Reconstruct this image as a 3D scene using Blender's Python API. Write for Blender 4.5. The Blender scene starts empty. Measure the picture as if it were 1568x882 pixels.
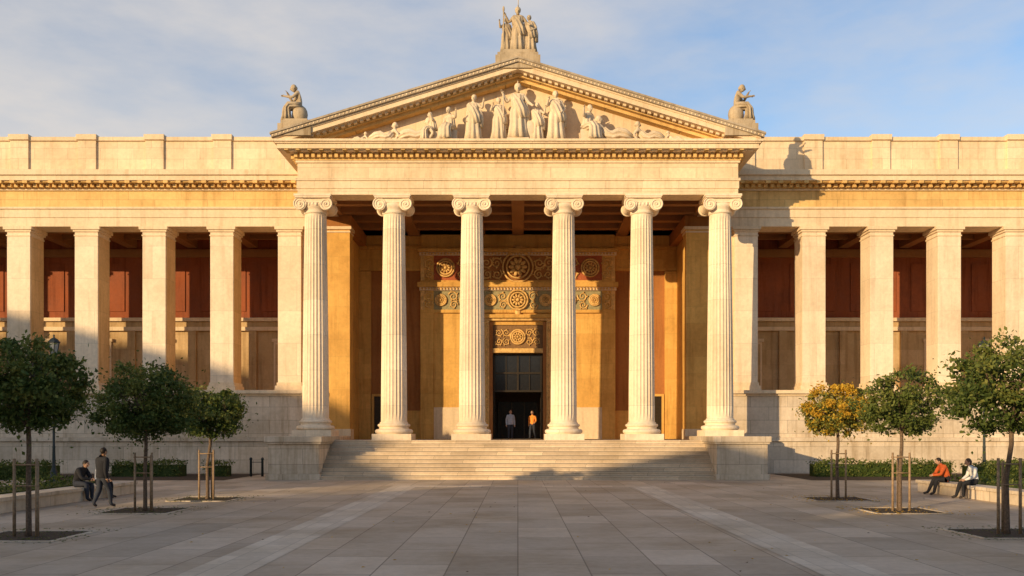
import bpy, bmesh, math, random
from mathutils import Vector, Matrix
random.seed(7)
sc = bpy.context.scene
col = sc.collection
pi = math.pi

# ---------------------------------------------------------------- materials
def nt(name):
    m = bpy.data.materials.new(name); m.use_nodes = True
    n = m.node_tree; b = n.nodes['Principled BSDF']
    return m, n, b
def mixc(n, a, b, fac=1.0, mode='MULTIPLY'):
    x = n.nodes.new('ShaderNodeMix'); x.data_type = 'RGBA'; x.blend_type = mode
    if hasattr(fac, 'links'): n.links.new(fac, x.inputs[0])
    else: x.inputs[0].default_value = fac
    for s, i in ((a, 6), (b, 7)):
        if hasattr(s, 'links'): n.links.new(s, x.inputs[i])
        else: x.inputs[i].default_value = (*s, 1)
    return x.outputs[2]
def ramp(n, src, stops):
    r = n.nodes.new('ShaderNodeValToRGB'); e = r.color_ramp.elements
    while len(e) < len(stops): e.new(0.5)
    for i, (p, c) in enumerate(stops):
        e[i].position = p
        e[i].color = (c, c, c, 1) if not isinstance(c, tuple) else (*c, 1)
    n.links.new(src, r.inputs[0]); return r.outputs[0]
def posnode(n, scale=(1, 1, 1), world=True):
    if world:
        o = n.nodes.new('ShaderNodeNewGeometry').outputs['Position']
    else:
        o = n.nodes.new('ShaderNodeTexCoord').outputs['Object']
    m = n.nodes.new('ShaderNodeMapping'); m.inputs['Scale'].default_value = scale
    n.links.new(o, m.inputs[0]); return m.outputs[0]
def noise(n, vec, scale, detail=3, rough=.6):
    t = n.nodes.new('ShaderNodeTexNoise'); t.inputs['Scale'].default_value = scale
    t.inputs['Detail'].default_value = detail; t.inputs['Roughness'].default_value = rough
    n.links.new(vec, t.inputs['Vector']); return t.outputs[0]

def stone(name, c1, c2=None, brick=None, rough=.8, streak=.35, stain=.3, floor=False, bump=.25, mortar=.012, mdark=.55):
    m, n, b = nt(name); L = n.links
    c2 = c2 or tuple(x*.85 for x in c1)
    p = posnode(n)
    bf = None
    if brick:
        sx = n.nodes.new('ShaderNodeSeparateXYZ'); L.new(p, sx.inputs[0])
        cx = n.nodes.new('ShaderNodeCombineXYZ')
        if floor:
            L.new(sx.outputs[1], cx.inputs[0]); L.new(sx.outputs[0], cx.inputs[1])
        else:
            ad = n.nodes.new('ShaderNodeMath'); ad.operation = 'ADD'
            L.new(sx.outputs[0], ad.inputs[0]); L.new(sx.outputs[1], ad.inputs[1])
            L.new(ad.outputs[0], cx.inputs[0]); L.new(sx.outputs[2], cx.inputs[1])
        bt = n.nodes.new('ShaderNodeTexBrick')
        bt.inputs['Scale'].default_value = 1; bt.inputs['Brick Width'].default_value = brick[0]
        bt.inputs['Row Height'].default_value = brick[1]; bt.inputs['Mortar Size'].default_value = mortar
        bt.inputs['Mortar Smooth'].default_value = .3
        bt.inputs['Color1'].default_value = (*c1, 1); bt.inputs['Color2'].default_value = (*c2, 1)
        bt.inputs['Mortar'].default_value = (*[x*mdark for x in c1], 1)
        L.new(cx.outputs[0], bt.inputs['Vector']); base = bt.outputs[0]; bf = bt.outputs[1]
    else:
        base = mixc(n, c1, c2, ramp(n, noise(n, p, .7), [(.35, 0.), (.65, 1.)]), 'MIX')
    big = ramp(n, noise(n, p, .35, 4, .65), [(.3, (1-stain*.9, 1-stain*1.05, 1-stain*1.3)), (.58, (1.03, 1.03, 1.03))])
    fine = ramp(n, noise(n, p, 6, 4, .7), [(.3, .88), (.7, 1.06)])
    base = mixc(n, base, big); base = mixc(n, base, fine)
    if streak:
        ps = posnode(n, (2.2, 2.2, .16))
        st = ramp(n, noise(n, ps, 1.3, 4, .7), [(.32, (1-streak*.9, 1-streak*1.05, 1-streak*1.25)), (.5, (1., 1., 1.))])
        base = mixc(n, base, st)
    L.new(base, b.inputs['Base Color']); b.inputs['Roughness'].default_value = rough
    b.inputs['Specular IOR Level'].default_value = .25
    bp = n.nodes.new('ShaderNodeBump'); bp.inputs['Strength'].default_value = bump; bp.inputs['Distance'].default_value = .02
    h = noise(n, p, 9, 3, .7)
    if bf is not None:
        mm = n.nodes.new('ShaderNodeMath'); mm.operation = 'SUBTRACT'
        L.new(h, mm.inputs[0]); L.new(bf, mm.inputs[1]); h = mm.outputs[0]
    L.new(h, bp.inputs['Height']); L.new(bp.outputs[0], b.inputs['Normal'])
    return m
def plain(name, c, rough=.7, metal=0., var=.25, sc_=8):
    m, n, b = nt(name)
    p = posnode(n)
    f = ramp(n, noise(n, p, sc_), [(.3, 1-var), (.7, 1+var*.4)])
    n.links.new(mixc(n, c, f), b.inputs['Base Color'])
    b.inputs['Roughness'].default_value = rough; b.inputs['Metallic'].default_value = metal
    b.inputs['Specular IOR Level'].default_value = .3
    return m
def leafmat(name, c, c2):
    m, n, b = nt(name)
    p = posnode(n)
    f = ramp(n, noise(n, p, 7, 2), [(.35, 0.), (.65, 1.)])
    cc = mixc(n, c, c2, f, 'MIX')
    n.links.new(cc, b.inputs['Base Color']); b.inputs['Roughness'].default_value = .6
    b.inputs['Specular IOR Level'].default_value = .25
    t = n.nodes.new('ShaderNodeBsdfTranslucent'); n.links.new(cc, t.inputs[0])
    mx = n.nodes.new('ShaderNodeMixShader'); mx.inputs[0].default_value = .3
    n.links.new(b.outputs[0], mx.inputs[1]); n.links.new(t.outputs[0], mx.inputs[2])
    n.links.new(mx.outputs[0], n.nodes['Material Output'].inputs[0])
    return m

M = {}
M['pale'] = stone('pale_ashlar', (.86, .68, .46), (.76, .59, .39), (1.9, .62), streak=.16, stain=.16, mdark=.66)
M['trim'] = stone('trim_stone', (.84, .67, .46), (.75, .58, .38), None, streak=.18, stain=.18)
M['column'] = stone('column_marble', (.90, .74, .54), (.78, .62, .44), (3.3, 1.85), streak=.14, stain=.14, mdark=.72)
M['podium'] = stone('podium_ashlar', (.74, .61, .46), (.58, .48, .36), (2.1, .75), streak=.28, stain=.24, mdark=.5)
M['step'] = stone('step_stone', (.78, .62, .44), (.56, .44, .31), (2.3, .19), streak=0, stain=.25)
M['ochre'] = stone('ochre_stucco', (.76, .45, .125), (.68, .38, .10), (2.4, .95), streak=.25, stain=.25, mdark=.78, mortar=.009)
M['friezeo'] = stone('ochre_frieze', (.80, .54, .22), (.70, .45, .17), (3, 1.2), streak=.22, stain=.22)
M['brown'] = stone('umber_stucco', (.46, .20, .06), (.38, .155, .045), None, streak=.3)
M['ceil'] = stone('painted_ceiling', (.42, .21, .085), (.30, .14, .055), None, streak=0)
M['red'] = stone('red_fresco', (.40, .115, .045), (.27, .085, .04), None, streak=.35, stain=.4)
M['loggia'] = stone('loggia_wall', (.62, .44, .24), (.52, .36, .18), (2.4, .95), streak=.3, stain=.25, mdark=.8, mortar=.008)
M['pierbounce'] = stone('pier_bounce_tint', (.80, .55, .28), (.70, .47, .23), (3.3, 1.85), streak=.2, stain=.2, mdark=.75)  # warm colour imitates bounced light on shaded pier sides
M['sculpt'] = stone('sculpture_stone', (.82, .68, .50), (.64, .52, .37), None, streak=.15, stain=.2, bump=.4)
M['dark_sculpt'] = stone('weathered_sculpture_stone', (.60, .48, .33), (.38, .30, .20), None, streak=.4, stain=.35, bump=.5)
M['lead'] = stone('weathered_sima', (.50, .41, .30), (.38, .31, .23), None, streak=.3, stain=.3)
M['gold'] = plain('gilded_relief', (.74, .46, .16), .55, .05, .35, 5)
M['redpanel'] = plain('red_panel', (.42, .11, .04), .7)
M['bluepanel'] = plain('verdigris_panel', (.34, .29, .15), .7)
M['darkgold'] = plain('dark_gilt_ground', (.24, .13, .05), .6)
M['bronze'] = plain('dark_bronze', (.06, .045, .03), .4, .6)
M['glass'] = plain('dark_glass', (.02, .02, .022), .12)
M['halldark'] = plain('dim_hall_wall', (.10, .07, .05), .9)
M['roof'] = plain('roof_tile', (.24, .13, .08), .8)
M['paving'] = stone('plaza_paving', (.60, .49, .37), (.42, .345, .26), (2.05, 1.15), streak=0, stain=.3, floor=True, rough=.6, bump=.3, mortar=.014, mdark=.40)
M['stripe'] = stone('pale_paving_band', (.72, .61, .47), (.58, .49, .38), (1.1, .5), streak=0, stain=.25, floor=True, rough=.65, mortar=.010, mdark=.6)
M['ground'] = stone('city_ground', (.22, .19, .15), (.17, .145, .12), None, streak=0, floor=True)
M['soil'] = plain('soil', (.075, .052, .033), .95, 0, .5, 20)
M['bark'] = plain('bark', (.17, .115, .075), .9, 0, .5, 25)
M['stake'] = plain('weathered_wood', (.36, .24, .14), .8, 0, .4, 18)
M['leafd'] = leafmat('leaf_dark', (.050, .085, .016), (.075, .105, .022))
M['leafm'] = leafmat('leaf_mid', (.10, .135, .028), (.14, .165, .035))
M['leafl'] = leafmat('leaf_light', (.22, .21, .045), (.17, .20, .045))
M['leafy'] = leafmat('leaf_autumn', (.60, .36, .035), (.42, .32, .04))
M['leafo'] = leafmat('leaf_amber', (.72, .46, .05), (.58, .32, .03))
M['iron'] = plain('painted_iron', (.035, .045, .045), .5, .3)
M['lampglass'] = plain('lantern_glass', (.36, .36, .32), .15)
M['skin'] = plain('skin', (.46, .27, .18), .55, 0, .08)
M['hair'] = plain('hair', (.02, .014, .01), .6)
M['hairb'] = plain('hair_brown', (.10, .055, .03), .6)
M['blackcloth'] = plain('black_cloth', (.022, .022, .026), .9)
M['navy'] = plain('navy_cloth', (.04, .045, .06), .9)
M['grey'] = plain('grey_cloth', (.40, .42, .48), .9)
M['redcloth'] = plain('rust_cloth', (.50, .10, .025), .9)
M['orange'] = plain('orange_cloth', (.85, .30, .05), .9)
M['white'] = plain('white_cloth', (.74, .72, .68), .9)
M['shoe'] = plain('shoe', (.05, .04, .035), .6)
M['eye'] = plain('eye', (.02, .015, .01), .3)
M['eyew'] = plain('eye_white', (.6, .58, .55), .4)
M['lip'] = plain('lip', (.30, .11, .09), .5)
M['facade_a'] = stone('render_facade', (.60, .46, .30), (.52, .39, .25), None)
M['winglass'] = plain('window_glass', (.04, .05, .06), .15)

# ---------------------------------------------------------------- mesh builder
class MB:
    def __init__(s): s.v = []; s.f = []; s.m = []; s.s = []
    def add(s, vs, fs, mat=0, smooth=False):
        o = len(s.v); s.v += [tuple(p) for p in vs]
        for k, f in enumerate(fs):
            s.f.append([i+o for i in f]); s.m.append(mat[k] if isinstance(mat, list) else mat); s.s.append(smooth)
    def box(s, x0, x1, y0, y1, z0, z1, mat=0):
        if x0 > x1: x0, x1 = x1, x0
        if y0 > y1: y0, y1 = y1, y0
        s.add([(x0,y0,z0),(x1,y0,z0),(x1,y1,z0),(x0,y1,z0),(x0,y0,z1),(x1,y0,z1),(x1,y1,z1),(x0,y1,z1)],
              [(0,3,2,1),(4,5,6,7),(0,1,5,4),(1,2,6,5),(2,3,7,6),(3,0,4,7)], mat)
    def prism(s, poly, y0, y1, mat=0):
        n = len(poly)
        vs = [(x, y0, z) for x, z in poly] + [(x, y1, z) for x, z in poly]
        fs = [list(range(n)), list(range(2*n-1, n-1, -1))]
        fs += [(i, n+i, n+(i+1) % n, (i+1) % n) for i in range(n)]
        s.add(vs, fs, mat)
    def lathe(s, cx, cy, prof, n=32, mat=0, smooth=True, rf=None):
        vs = []; fs = []
        for r, z in prof:
            for i in range(n):
                a = 2*pi*i/n; rr = r if rf is None else rf(r, i, z)
                vs.append((cx+rr*math.cos(a), cy+rr*math.sin(a), z))
        for j in range(len(prof)-1):
            for i in range(n):
                k = (i+1) % n
                fs.append((j*n+i, j*n+k, (j+1)*n+k, (j+1)*n+i))
        fs.append(list(range(n-1, -1, -1))); fs.append([(len(prof)-1)*n+i for i in range(n)])
        s.add(vs, fs, mat, smooth)
    def tube(s, pts, rad, n=6, mat=0, smooth=True, up=Vector((0, 0, 1))):
        pts = [Vector(p) for p in pts]
        if not isinstance(rad, (list, tuple)): rad = [rad]*len(pts)
        vs = []; fs = []
        for j, p in enumerate(pts):
            t = (pts[min(j+1, len(pts)-1)]-pts[max(j-1, 0)])
            if t.length < 1e-6: t = Vector((0, 0, 1))
            t.normalize()
            u = up if abs(t.dot(up)) < .95 else Vector((0, 1, 0))
            a = t.cross(u).normalized(); b = a.cross(t)
            for i in range(n):
                g = 2*pi*i/n
                vs.append(p+(a*math.cos(g)+b*math.sin(g))*rad[j])
        for j in range(len(pts)-1):
            for i in range(n):
                k = (i+1) % n
                fs.append((j*n+i, j*n+k, (j+1)*n+k, (j+1)*n+i))
        fs.append(list(range(n-1, -1, -1))); fs.append([(len(pts)-1)*n+i for i in range(n)])
        s.add(vs, fs, mat, smooth)
    def ell(s, c, r, R=None, mat=0, nu=14, nv=9, fn=None):
        c = Vector(c); vs = []; fs = []
        for j in range(nv+1):
            th = pi*j/nv
            for i in range(nu):
                a = 2*pi*i/nu
                p = Vector((math.sin(th)*math.cos(a), math.sin(th)*math.sin(a), math.cos(th)))
                if fn: p = fn(p)
                p = Vector((p.x*r[0], p.y*r[1], p.z*r[2]))
                if R: p = R @ p
                vs.append(c+p)
        for j in range(nv):
            for i in range(nu):
                k = (i+1) % nu
                fs.append((j*nu+i, (j+1)*nu+i, (j+1)*nu+k, j*nu+k))
        s.add(vs, fs, mat, True)
    def obj(s, name, mats, parent=None, bevel=0, loc=None, recalc=True):
        me = bpy.data.meshes.new(name); me.from_pydata(s.v, [], s.f)
        for m in mats: me.materials.append(M[m] if isinstance(m, str) else m)
        me.polygons.foreach_set('material_index', s.m); me.polygons.foreach_set('use_smooth', s.s)
        me.update()
        if recalc:
            bm = bmesh.new(); bm.from_mesh(me); bmesh.ops.recalc_face_normals(bm, faces=bm.faces); bm.to_mesh(me); bm.free()
        o = bpy.data.objects.new(name, me); col.objects.link(o)
        if parent: o.parent = parent
        if loc: o.location = loc
        if bevel:
            b = o.modifiers.new('bevel', 'BEVEL'); b.width = bevel; b.segments = 2; b.limit_method = 'ANGLE'
        return o
def empty(name, loc=(0, 0, 0)):
    e = bpy.data.objects.new(name, None); col.objects.link(e); e.location = loc; return e

# ---------------------------------------------------------------- ground
g = MB(); g.add([(-900,-600,0),(900,-600,0),(900,1200,0),(-900,1200,0)], [(0,1,2,3)])
g.obj('ground', ['ground'], recalc=False)
g = MB(); g.add([(-70,-12,.004),(70,-12,.004),(70,51.5,.004),(-70,51.5,.004)], [(0,1,2,3)])
g.obj('plaza_pavement', ['paving'], recalc=False)
g = MB()
for x0, x1 in ((-5.3, -4.25), (4.75, 5.8)):
    g.add([(x0,-12,.009),(x1,-12,.009),(x1,38,.009),(x0,38,.009)], [(0,1,2,3)])
g.add([(-5.3,38.0,.009),(5.8,38.0,.009),(5.8,39,.009),(-5.3,39,.009)], [(0,1,2,3)])
g.obj('pale_paving_bands', ['stripe'], recalc=False)
rnd = random.Random(99); m = MB()
for _ in range(260):
    x, y = rnd.uniform(-20, 20), rnd.uniform(8, 43); s = rnd.uniform(.025, .05); a = rnd.random()*6
    m.add([(x-s*math.cos(a), y-s*math.sin(a), .012),(x+s*.5*math.sin(a),y-s*.5*math.cos(a),.02),(x+s*math.cos(a),y+s*math.sin(a),.012),(x-s*.5*math.sin(a),y+s*.5*math.cos(a),.025)], [(0,1,2,3)], rnd.choice((0,1)))
m.obj('scattered_leaves', ['leafo', 'bark'], recalc=False)

# ---------------------------------------------------------------- building
B = empty('neoclassical_museum_building')
YC = 48.3; YF = 47.7; YW = 52.24; YB = 58.0
COLX = [-10.68, -6.54, -2.42, 2.42, 6.54, 10.68]

# steps + stylobate
b = MB(); nst = 10
for i in range(nst):
    z1 = 1.9*(i+1)/nst; z0 = 1.9*i/nst
    y0 = 44.0 + .32*i
    yb = 58.6 if i == nst-1 else y0+.37
    b.box(-9.55, 9.55, y0, yb, z0+.003, z1-.06)
    b.box(-9.55, 9.55, y0-.04, yb, z1-.06, z1)
    if i < nst-1:
        b.box(-9.53, 9.53, y0+.37, 47, z0, z1-.03)
b.obj('entrance_stairs', ['step'], B, .01)
b = MB()
for s in (-1, 1):
    b.box(s*9.5, s*12.10, 43.85, 51.5, 0, .28)
    b.box(s*9.56, s*12.02, 43.95, 51.5, .28, 1.72)
    b.box(s*9.46, s*12.10, 43.85, 51.5, 1.72, 1.82)
    b.box(s*9.40, s*12.16, 43.79, 51.5, 1.82, 2.1)
b.obj('stair_cheek_blocks', ['podium'], B, .02)

# column mesh
def colmesh():
    c = MB()
    c.box(-1.02, 1.02, -1.02, 1.02, 0, .32)
    pr = [(.98,.321)]
    for k in range(7):
        a = -pi/2+pi*k/6; pr.append((.88+.12*math.cos(a), .45+.12*math.sin(a)))
    pr += [(.80,.58),(.77,.63),(.79,.68)]
    for k in range(7):
        a = -pi/2+pi*k/6; pr.append((.78+.08*math.cos(a), .77+.08*math.sin(a)))
    pr += [(.75,.86),(.75,.9),(.70,.96)]
    c.lathe(0, 0, pr, 48)
    prof = []
    for k in range(25):
        t = k/24; z = .96+t*(11.85-.96)
        prof.append((.69-.13*t**1.5, z))
    D = [0, .75, 1, .75]
    def rf(r, i, z):
        e = min(1, (z-.96)/.25, (11.85-z)/.2); e = max(0, e)
        return r-.045*D[i % 4]*e
    c.lathe(0, 0, prof, 96, smooth=False, rf=rf)
    pr = [(.57,11.84),(.61,11.87),(.62,11.93),(.60,11.98),(.60,12.06),(.66,12.14),(.72,12.26),(.70,12.36),(.6,12.4)]
    c.lathe(0, 0, pr, 40)
    for sx in (-1, 1):
        cx, cz, R = sx*.68, 12.29, .33
        vs = []; n = 28
        ys = [(-.70,R),(-.62,R),(-.58,R*.86),(-.25,R*.7),(0,R*.62),(.25,R*.7),(.58,R*.86),(.62,R),(.70,R)]
        for y, r in ys:
            for i in range(n):
                a = 2*pi*i/n; vs.append((cx+r*math.cos(a), y, cz+r*math.sin(a)))
        fs = []
        for j in range(len(ys)-1):
            for i in range(n):
                k = (i+1) % n; fs.append((j*n+i, (j+1)*n+i, (j+1)*n+k, j*n+k))
        fs += [list(range(n)), [(len(ys)-1)*n+i for i in range(n-1,-1,-1)]]
        c.add(vs, fs, 0, False)
        for yy in (-.71, .71):
            pts = []
            for k in range(50):
                t = k/49; a = pi/2 - sx*t*2*pi*2.3; r = R*(1-t)**.9*.93+.03
                pts.append((cx+r*math.cos(a), yy, cz+r*math.sin(a)))
            c.tube(pts, [.04-.018*k/49 for k in range(50)], 5, up=Vector((0,1,0)))
            c.ell((cx, yy, cz), (.06,.05,.06), nu=8, nv=6)
    c.box(-.68, .68, -.66, .66, 12.38, 12.6)
    for k in range(5):
        c.ell((-.36+.18*k, -.66, 12.3), (.07,.08,.1), nu=8, nv=6)
    c.box(-.92, .92, -.82, .82, 12.601, 12.68)
    c.box(-.96, .96, -.86, .86, 12.68, 12.8)
    return c
c0 = colmesh().obj('ionic_column', ['column'], B)
for i, x in enumerate(COLX):
    o = c0 if i == 0 else bpy.data.objects.new('ionic_column', c0.data)
    if i: col.objects.link(o); o.parent = B
    o.location = (x, YC, 1.9)
    o.rotation_euler = (0, 0, 0 if i%2==0 else pi)
    if i in (0, 5): o.location.z = 2.1; o.scale = (1, 1, 12.6/12.8)

# portico entablature
b = MB()
H = 11.5
def ring(o, z0, z1, mat=0, inner=1.2):
    b.box(-H-o, H+o, YF-o, YF+inner, z0, z1, mat)
    for s in (-1, 1):
        b.box(s*(H-inner), s*(H+o), YF+inner, YW+.3, z0, z1, mat)
ring(0, 14.7, 15.02); ring(.04, 15.02, 15.42); ring(.10, 15.42, 15.56)
ring(.0, 15.56, 16.35, 0); ring(.08, 16.35, 16.47)
def slab(o, z0, z1, mat=0, yb=YW+.35): b.box(-H-o, H+o, YF-o, yb, z0, z1, mat)
slab(.12, 16.47, 16.56, 1); slab(.16, 16.56, 16.80, 1)
slab(.62, 16.80, 16.86); slab(.86, 16.86, 17.10, 0); slab(.95, 17.10, 17.18); slab(1.04, 17.18, 17.30)
b.obj('portico_entablature', ['pale', 'friezeo'], B, .012)
b = MB()   # dentils
x = -H-.1
while x < H+.1:
    b.box(x, x+.17, YF-.34, YF-.14, 16.57, 16.79); x += .30
x = -H-.5
while x < H+.4:
    b.box(x, x+.2, YF-.80, YF-.2, 16.795, 16.855, 0); x += .6
for s in (-1, 1):
    y = YF
    while y < YW-.4:
        b.box(s*(H+.14), s*(H+.34), y, y+.17, 16.57, 16.79); y += .30
b.obj('portico_dentils', ['friezeo'], B)

# raking cornice / roof
b = MB(); AP = 21.5; SL = .307; ZB = 17.31
def chev(t0, t1, w, y0, y1, mat=0):
    zt = AP-t0-SL*w; zb = AP-t1-SL*w
    for s in (-1, 1):
        if zb >= ZB: poly = [(0,AP-t1),(0,AP-t0),(s*w,zt),(s*w,zb)]
        else:
            xb = (AP-t1-ZB)/SL
            poly = [(0,AP-t1),(0,AP-t0),(s*w,zt),(s*w,ZB),(s*xb,ZB)]
        b.prism(poly, y0, y1, mat)
chev(0, .10, 12.66, 46.60, 62, 2)
chev(.10, .26, 12.60, 46.66, 61.9, 2)
chev(.26, .34, 12.45, 46.80, 49, 0)
chev(.34, .58, 12.35, 46.86, 49, 0)
chev(.58, .74, 12.0, 47.35, 48.9, 1)
chev(.74, .90, 11.8, 47.62, 48.85, 1)
b.obj('pediment_cornice', ['trim', 'friezeo', 'lead'], B)
b = MB()
b.prism([(-11.2, 17.2), (0, 20.66), (11.2, 17.2)], 48.15, 48.6, 0)
b.prism([(-11.9, 17.2), (0, 21.2), (11.9, 17.2)], 60.5, 61.5, 0)
b.obj('tympanum_wall', ['trim'], B)
b = MB()
for s in (-1, 1):
    x = .3
    while x < 11.6:
        z = AP-.58-SL*x
        b.add([(s*x,47.1,z-.11),(s*(x+.16),47.1,z-.11-SL*.16),(s*(x+.16),47.1,z-.005-SL*.16),(s*x,47.1,z-.005),
               (s*x,47.36,z-.11),(s*(x+.16),47.36,z-.11-SL*.16),(s*(x+.16),47.36,z-.005-SL*.16),(s*x,47.36,z-.005)],
              [(0,3,2,1),(4,5,6,7),(0,1,5,4),(1,2,6,5),(2,3,7,6),(3,0,4,7)])
        x += .32
    x = .15
    while x < 12.5:
        b.ell((s*x, 46.66, AP-.19-SL*x), (.05,.03,.05), nu=6, nv=4); x += .19
b.obj('pediment_dentils', ['trim'], B)

# ceiling
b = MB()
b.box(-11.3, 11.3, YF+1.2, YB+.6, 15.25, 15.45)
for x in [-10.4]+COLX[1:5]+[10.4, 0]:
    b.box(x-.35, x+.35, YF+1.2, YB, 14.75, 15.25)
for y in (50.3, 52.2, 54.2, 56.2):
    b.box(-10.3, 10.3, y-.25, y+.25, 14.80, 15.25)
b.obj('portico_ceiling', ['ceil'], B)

# portico walls
b = MB()
for s in (-1, 1):
    b.box(s*9.6, s*11.3, YW, 53.2, 1.9, 14.07, 8)       # anta
    b.box(s*9.54, s*11.3, YW-.05, 53.2, 1.9, 2.5, 3)
    b.box(s*9.56, s*11.3, YW-.05, 53.25, 13.72, 13.82, 3)
    b.box(s*9.50, s*11.3, YW-.10, 53.3, 13.9, 14.07, 3)
    b.box(s*9.6, s*11.3, YW+.32, 58, 14.07, 14.8, 2)
    b.box(s*11.3, s*12.4, YW+.3, 53.2, 4.7, 14.07, 0)
    b.box(s*10.05, s*12.2, 53.2, YB+.6, 1.9, 14.07, 7)
    b.box(s*6.1, s*10.05, YB, YB+.6, 3.7, 12.6, 2)
    b.box(s*6.1, s*10.05, YB-.06, YB+.6, 1.9, 3.7, 1)
    b.box(s*6.1, s*10.05, YB-.04, YB+.6, 12.6, 14.8, 7)
    b.box(s*6.1, s*10.05, YB-.22, YB+.6, 13.9, 14.1, 7)
    b.box(s*6.1, s*10.05, YB-.15, YB+.6, 12.55, 12.75, 7)
    b.box(s*9.3, s*10.04, YB-.25, YB, 1.9, 12.5, 1)
    b.box(s*8.3, s*9.1, YB-.1, YB, 1.9, 4.6, 6)
    b.box(s*8.15, s*8.3, YB-.16, YB, 1.9, 4.75, 1); b.box(s*9.1, s*9.25, YB-.16, YB, 1.9, 4.75, 1); b.box(s*8.3, s*9.1, YB-.16, YB, 4.6, 4.75, 1)
    b.box(s*1.58, s*6.1, YB-.3, YB+.6, 3.9, 14.8, 1)
    b.box(s*1.58, s*6.12, YB-.36, YB+.6, 1.9, 3.9, 9)
    b.box(s*5.3, s*6.14, YB-.42, YB-.3, 1.9, 13.6, 1)
    b.box(s*1.58, s*1.80, YB-.42, YB+.3, 1.9, 9.3, 10)
    b.box(s*1.80, s*2.05, YB-.50, YB-.2, 1.9, 9.35, 11)
b.box(-1.58, 1.58, YB-.3, YB+.6, 9.1, 14.8, 1)
b.box(-1.58, 1.58, YB-.38, YB+.3, 7.34, 7.62, 11)
b.box(-1.58, 1.58, YB-.2, YB+.3, 7.62, 9.1, 12)
b.box(-2.15, 2.15, YB-.55, YB-.3, 9.35, 9.5, 11)
b.box(-2.3, 2.3, YB-.7, YB-.3, 9.5, 9.72, 1)
b.box(-6.14, 6.14, YB-.46, YB-.3, 9.85, 10.05, 1)
b.box(-6.1, 6.1, YB-.40, YB-.3, 10.05, 11.25, 5)
b.box(-6.2, 6.2, YB-.55, YB-.3, 11.25, 11.45, 3)
b.box(-6.3, 6.3, YB-.7, YB-.3, 11.45, 11.75, 1)
b.box(-6.14, 6.14, YB-.46, YB-.3, 11.75, 11.9, 1)
for s in (-1, 1): b.box(s*3.1, s*6.1, YB-.40, YB-.3, 11.9, 13.45, 4)
b.box(-3.1, 3.1, YB-.40, YB-.3, 11.9, 13.45, 10)
b.box(-6.2, 6.2, YB-.55, YB-.3, 13.45, 13.65, 3)
b.box(-6.3, 6.3, YB-.75, YB-.3, 13.65, 13.85, 1)
for x in (-6.0, -3.1, 3.1, 6.0):
    for z0, z1 in ((10.05, 11.25), (11.9, 13.45)):
        b.box(x-.12, x+.12, YB-.46, YB-.4, z0, z1, 11)
b.obj('portico_walls', ['pale','ochre','brown','trim','redpanel','bluepanel','bronze','ochre','ochre','trim','brown','gold','darkgold'], B, .01)

# relief ornament
b = MB(); yo = YB-.44
def spiral(cx, cz, R, d, turns=1.6, r=.075, a0=0, m=0):
    pts = []
    for k in range(24):
        t = k/23; a = a0+d*t*2*pi*turns; rr = R*(1-t*.88)
        pts.append((cx+rr*math.cos(a), yo, cz+rr*math.sin(a)))
    b.tube(pts, [r*(1-.4*k/23) for k in range(24)], 5, m, up=Vector((0,1,0)))
    for k in (2, 5, 8, 11):
        p = pts[k]; q = Vector((p[0]-cx, 0, p[2]-cz)).normalized()*R*.22
        b.ell((p[0]+q.x, yo-.02, p[2]+q.z), (R*.27, .05, R*.12), Matrix.Rotation(k*1.1+a0, 3, 'Y'), 0, 7, 4)
def rosette(cx, cz, R, y=None):
    y = yo if y is None else y
    for q in (1, .74):
        b.tube([(cx+R*q*math.cos(2*pi*k/24), y-.03, cz+R*q*math.sin(2*pi*k/24)) for k in range(25)], .06, 6, up=Vector((0,1,0)))
    for k in range(10):
        a = 2*pi*k/10
        b.ell((cx+R*.42*math.cos(a), y-.02, cz+R*.42*math.sin(a)), (R*.22,.07,R*.12), Matrix.Rotation(-a, 3, 'Y'), 0, 8, 5)
    b.ell((cx, y-.04, cz), (R*.2,.1,R*.2), None, 0, 10, 6)
for s in (-1, 1):
    rosette(s*4.55, 12.68, .55)
    for dx in (-1.0, 1.0):
        spiral(s*4.55+dx, 12.98, .34, 1 if dx > 0 else -1, a0=-pi/2, r=.06)
        spiral(s*4.55+dx, 12.30, .30, -1 if dx > 0 else 1, a0=pi/2, r=.06)
    for k in range(3):
        spiral(s*(1.35+.62*k), 12.98, .36, s*(1 if k % 2 else -1), a0=k, r=.06)
        spiral(s*(1.3+.62*k), 12.27, .32, -s*(1 if k % 2 else -1), a0=1+k, r=.06)
    for k in range(7):
        X = s*(.95+.78*k)
        if k % 2: rosette(X, 10.65, .34)
        else:
            spiral(X, 10.88, .32, s, a0=k*.7, r=.05); spiral(X+.05, 10.35, .26, -s, r=.05)
rosette(0, 12.72, .95, yo-.08); rosette(0, 10.65, .62, yo-.08)
b.ell((0, yo, 13.85), (.35,.15,.3)); b.ell((0, yo, 9.9), (.2,.12,.35))
for s in (-1, 1):
    b.ell((s*.5, yo-.02, 13.6), (.3,.12,.14), Matrix.Rotation(s*.5, 3, 'Y'))
x = -6.0
while x < 6.05:
    b.ell((x, YB-.60, 11.35), (.06,.07,.07), None, 0, 6, 4); b.ell((x, YB-.60, 13.55), (.06,.07,.07), None, 0, 6, 4); x += .2
yo = YB-.24; rosette(0, 8.35, .45)
for s in (-1, 1):
    for k in range(2):
        spiral(s*(.72+.46*k), 8.62, .25, s, a0=k, r=.04); spiral(s*(.72+.46*k), 8.05, .24, -s, a0=k+2, r=.04)
for k in range(60):
    b.ell((-1.92, YB-.52, 2.1+k*.12), (.06,.04,.045), None, 0, 6, 4); b.ell((1.92, YB-.52, 2.1+k*.12), (.06,.04,.045), None, 0, 6, 4)
b.obj('gilded_relief_ornament', ['gold'], B)

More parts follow.
